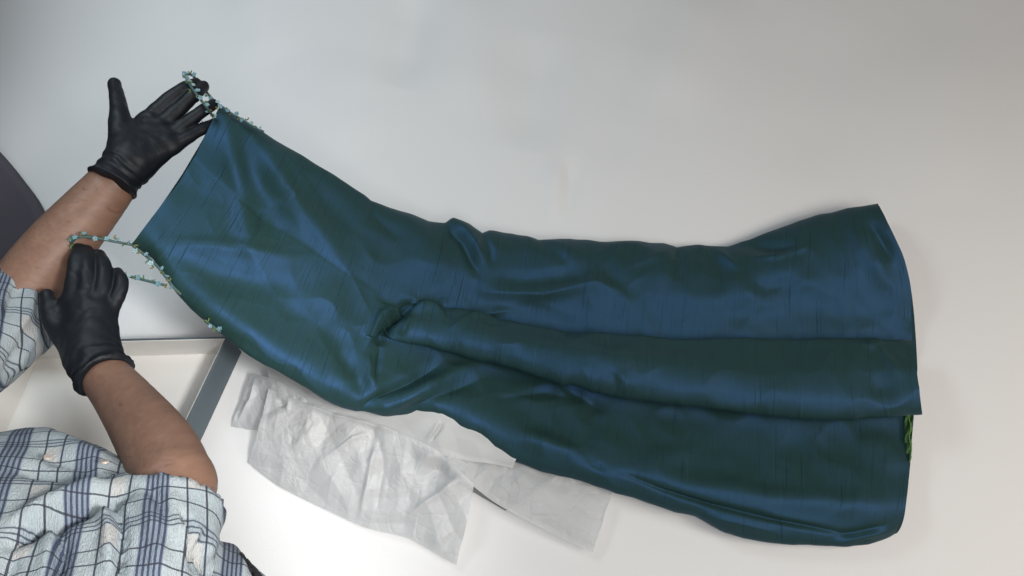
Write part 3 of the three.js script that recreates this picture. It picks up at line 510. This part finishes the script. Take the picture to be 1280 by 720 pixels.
  const crepe = dataTexture(256, 256, (u, v) => { const n = 128 + 70 * noise(u * 40, v * 12, 1) + 30 * noise(u * 90, v * 60, 2); return [n, n, n]; }); crepe.repeat.set(3, 3);
  const shirtM = new THREE.MeshStandardMaterial({ map: plaid, roughness: 0.85, bumpMap: crepe, bumpScale: 0.0014, side: THREE.DoubleSide });
  const shirt = mesh('shirt', shirtG, shirtM, person);
  const btn = (px, py, h) => { const g = new THREE.CylinderGeometry(0.0038, 0.0042, 0.0018, 20), b = mesh('button', g, new THREE.MeshStandardMaterial({ color: 0xa89c94, roughness: 0.4 }), shirt); // laid on the cloth
    const dir = P(px, py, h).sub(camera.position).normalize(); let t = 0.3; for (let i = 0; i < 400; i++) { const q = camera.position.clone().addScaledVector(dir, t), d = shirtF(q.x, q.y, q.z) - 0.006; if (d < 0.0003) break; t += d * 0.5; }
    b.position.copy(camera.position).addScaledVector(dir, t); const q = b.position, e = 0.004, n = V3(shirtF(q.x + e, q.y, q.z) - shirtF(q.x - e, q.y, q.z), shirtF(q.x, q.y + e, q.z) - shirtF(q.x, q.y - e, q.z), shirtF(q.x, q.y, q.z + e) - shirtF(q.x, q.y, q.z - e)).normalize(); b.quaternion.setFromUnitVectors(V3(0, 1, 0), n); };
  btn(60, 571, 0.45); btn(131, 577, 0.45);
  {
    const onShirt = (px, py, lift) => { const dir = P(px, py, 0.2).sub(camera.position).normalize(); let t = 0.4; for (let i = 0; i < 300; i++) { const q = camera.position.clone().addScaledVector(dir, t), d = shirtF(q.x, q.y, q.z) - lift; if (d < 0.0004 || t > 1.2) break; t += Math.max(d, 0.0006) * 0.5; } return camera.position.clone().addScaledVector(dir, t); };
    const pts = []; for (let k = 0; k <= 40; k++) { const u = k / 40, w = 2.2 * Math.sin(k * 1.9); pts.push(onShirt(mix(299, 326, u) + w * 0.7, mix(694, 724, u) - w * 0.7, 0.004)); }
    mesh('ruffled_trim', new THREE.TubeGeometry(new THREE.CatmullRomCurve3(pts), 160, 0.003, 6), new THREE.MeshStandardMaterial({ color: 0x14141a, roughness: 0.9 }), shirt).userData.label = 'small black ruffled trim at the side of the shirt';
  }

  // trousers, below the edge of the table
  const legs = [-1, 1].map((s) => limb([J.hip.clone().add(V3(0.08 * s, -0.02, 0.0)), V3(J.hip.x + 0.10 * s, -0.48, 0.27), V3(J.hip.x + 0.11 * s, -0.90, 0.32)], [0.105, 0.075, 0.062]));
  const seat = cap(J.hip.clone().add(V3(-0.06, 0.04, 0)), J.hip.clone().add(V3(0.06, 0.04, 0)), 0.135, 0.135);
  mesh('trousers', surfaceNet((x, y, z) => smin(smin(legs[0](x, y, z), legs[1](x, y, z), 0.03), seat(x, y, z), 0.06) + 0.004 * noise(x * 18, y * 9, z * 18), [-0.75, -0.99, 0.06], [-0.15, 0.06, 0.56], 0.014), new THREE.MeshStandardMaterial({ color: 0x23262e, roughness: 0.9 }), person);

  // gloves: [points with height], radii
  const gloveM = new THREE.MeshPhysicalMaterial({ color: new THREE.Color().setRGB(0.005, 0.0068, 0.010), roughness: 0.55, ior: 1.38 });
  const glove = (chains, cuffAt, wrist, lo, hi, seed) => {
    const list = []; for (const [pts, radii, k] of chains) list.push([limb(pts, radii), k]);
    const n = cuffAt.clone().sub(wrist).normalize();
    const f = (x, y, z) => {
      let d = 1; for (const [c, k] of list) d = smin(d, c(x, y, z), k);
      const t = (x - cuffAt.x) * n.x + (y - cuffAt.y) * n.y + (z - cuffAt.z) * n.z;
      d += 0.0012 * Math.sin(t * 420 + 3 * noise(x * 40, z * 40, seed)) * sstep(-0.05, -0.01, t) + 0.0007 * noise(x * 90, y * 90, z * 90) + 0.00035 * (1 - 2 * Math.abs(noise(x * 75 + z * 40, y * 75, z * 75 - x * 40 + seed)));
      d -= 0.0022 * (1 - sstep(0, 0.0035, Math.abs(t + 0.003)));
      return Math.max(d, t + 0.003 * noise(x * 50, y * 50, z * 50 + seed));
    };
    const g = surfaceNet(f, lo, hi, 0.0026);
    return mesh('glove', g, gloveM, person);
  };
  const Q = (list) => list.map((p) => P(...p));
  const bounds = (pts, m) => [[0, 1, 2].map((i) => Math.min(...pts.map((p) => p.getComponent(i))) - m), [0, 1, 2].map((i) => Math.max(...pts.map((p) => p.getComponent(i))) + m)];
  {
    const w = P(160, 203, 0.295), c = P(139, 231, 0.297), ch = [
      [Q([[158, 205, 0.294], [134, 238, 0.298]]), [0.029, 0.034], 0.012],
      [Q([[160, 203, 0.293], [183, 153, 0.29]]), [0.021, 0.0145], 0.02], [Q([[162, 203, 0.293], [197, 160, 0.289]]), [0.021, 0.0145], 0.02], [Q([[163, 204, 0.293], [210, 171, 0.288]]), [0.021, 0.0135], 0.02], [Q([[165, 206, 0.293], [214, 184, 0.287]]), [0.020, 0.012], 0.02],
      [Q([[183, 153, 0.29], [209, 126, 0.297], [228, 112, 0.298], [245, 104, 0.29]]), [0.0135, 0.011, 0.0102, 0.0082], 0.006],
      [Q([[197, 160, 0.289], [226, 134, 0.292], [243, 118, 0.296], [254, 108, 0.288]]), [0.0135, 0.011, 0.0102, 0.0085], 0.004],
      [Q([[210, 171, 0.288], [236, 151, 0.29], [254, 138, 0.29], [267, 130, 0.283]]), [0.012, 0.0102, 0.0095, 0.0078], 0.004],
      [Q([[214, 184, 0.287], [239, 169, 0.284], [254, 161, 0.279], [268, 153, 0.27]]), [0.0115, 0.0092, 0.0086, 0.0072], 0.004],
      [Q([[157, 195, 0.298], [150, 162, 0.305], [148, 132, 0.308], [143, 105, 0.306]]), [0.021, 0.016, 0.0125, 0.0092], 0.014],
    ];
    const [lo, hi] = bounds(ch.flatMap((q) => q[0]), 0.04); glove(ch, c, w, lo, hi, 1);
  }
  {
    const w = P(115, 445, 0.297), c = P(131, 472, 0.303), ch = [
      [Q([[116, 446, 0.297], [134, 476, 0.304]]), [0.029, 0.035], 0.012],
      [Q([[112, 445, 0.297], [92, 380, 0.298]]), [0.022, 0.0150], 0.02], [Q([[114, 445, 0.297], [107, 381, 0.300]]), [0.022, 0.0150], 0.02], [Q([[116, 445, 0.297], [122, 385, 0.298]]), [0.022, 0.0140], 0.02], [Q([[120, 446, 0.296], [133, 394, 0.293]]), [0.021, 0.0125], 0.02],
      [Q([[92, 380, 0.298], [94, 345, 0.308], [96, 325, 0.306], [98, 311, 0.296]]), [0.0138, 0.0112, 0.0102, 0.0080], 0.006],
      [Q([[107, 381, 0.300], [109, 345, 0.308], [109, 326, 0.304], [109, 313, 0.294]]), [0.0138, 0.0112, 0.0102, 0.0080], 0.006],
      [Q([[122, 385, 0.298], [130, 352, 0.302], [129, 333, 0.300], [124, 319, 0.290]]), [0.0130, 0.0108, 0.0100, 0.0082], 0.004],
      [Q([[133, 394, 0.293], [149, 366, 0.296], [152, 352, 0.296], [147, 341, 0.288]]), [0.0115, 0.0095, 0.0088, 0.0075], 0.004],
      [Q([[104, 436, 0.297], [76, 415, 0.300], [63, 393, 0.304], [59, 370, 0.302]]), [0.020, 0.0150, 0.0120, 0.0092], 0.014],
    ];
    const [lo, hi] = bounds(ch.flatMap((q) => q[0]), 0.04); glove(ch, c, w, lo, hi, 2);
  }
}

renderer.render(scene, camera);
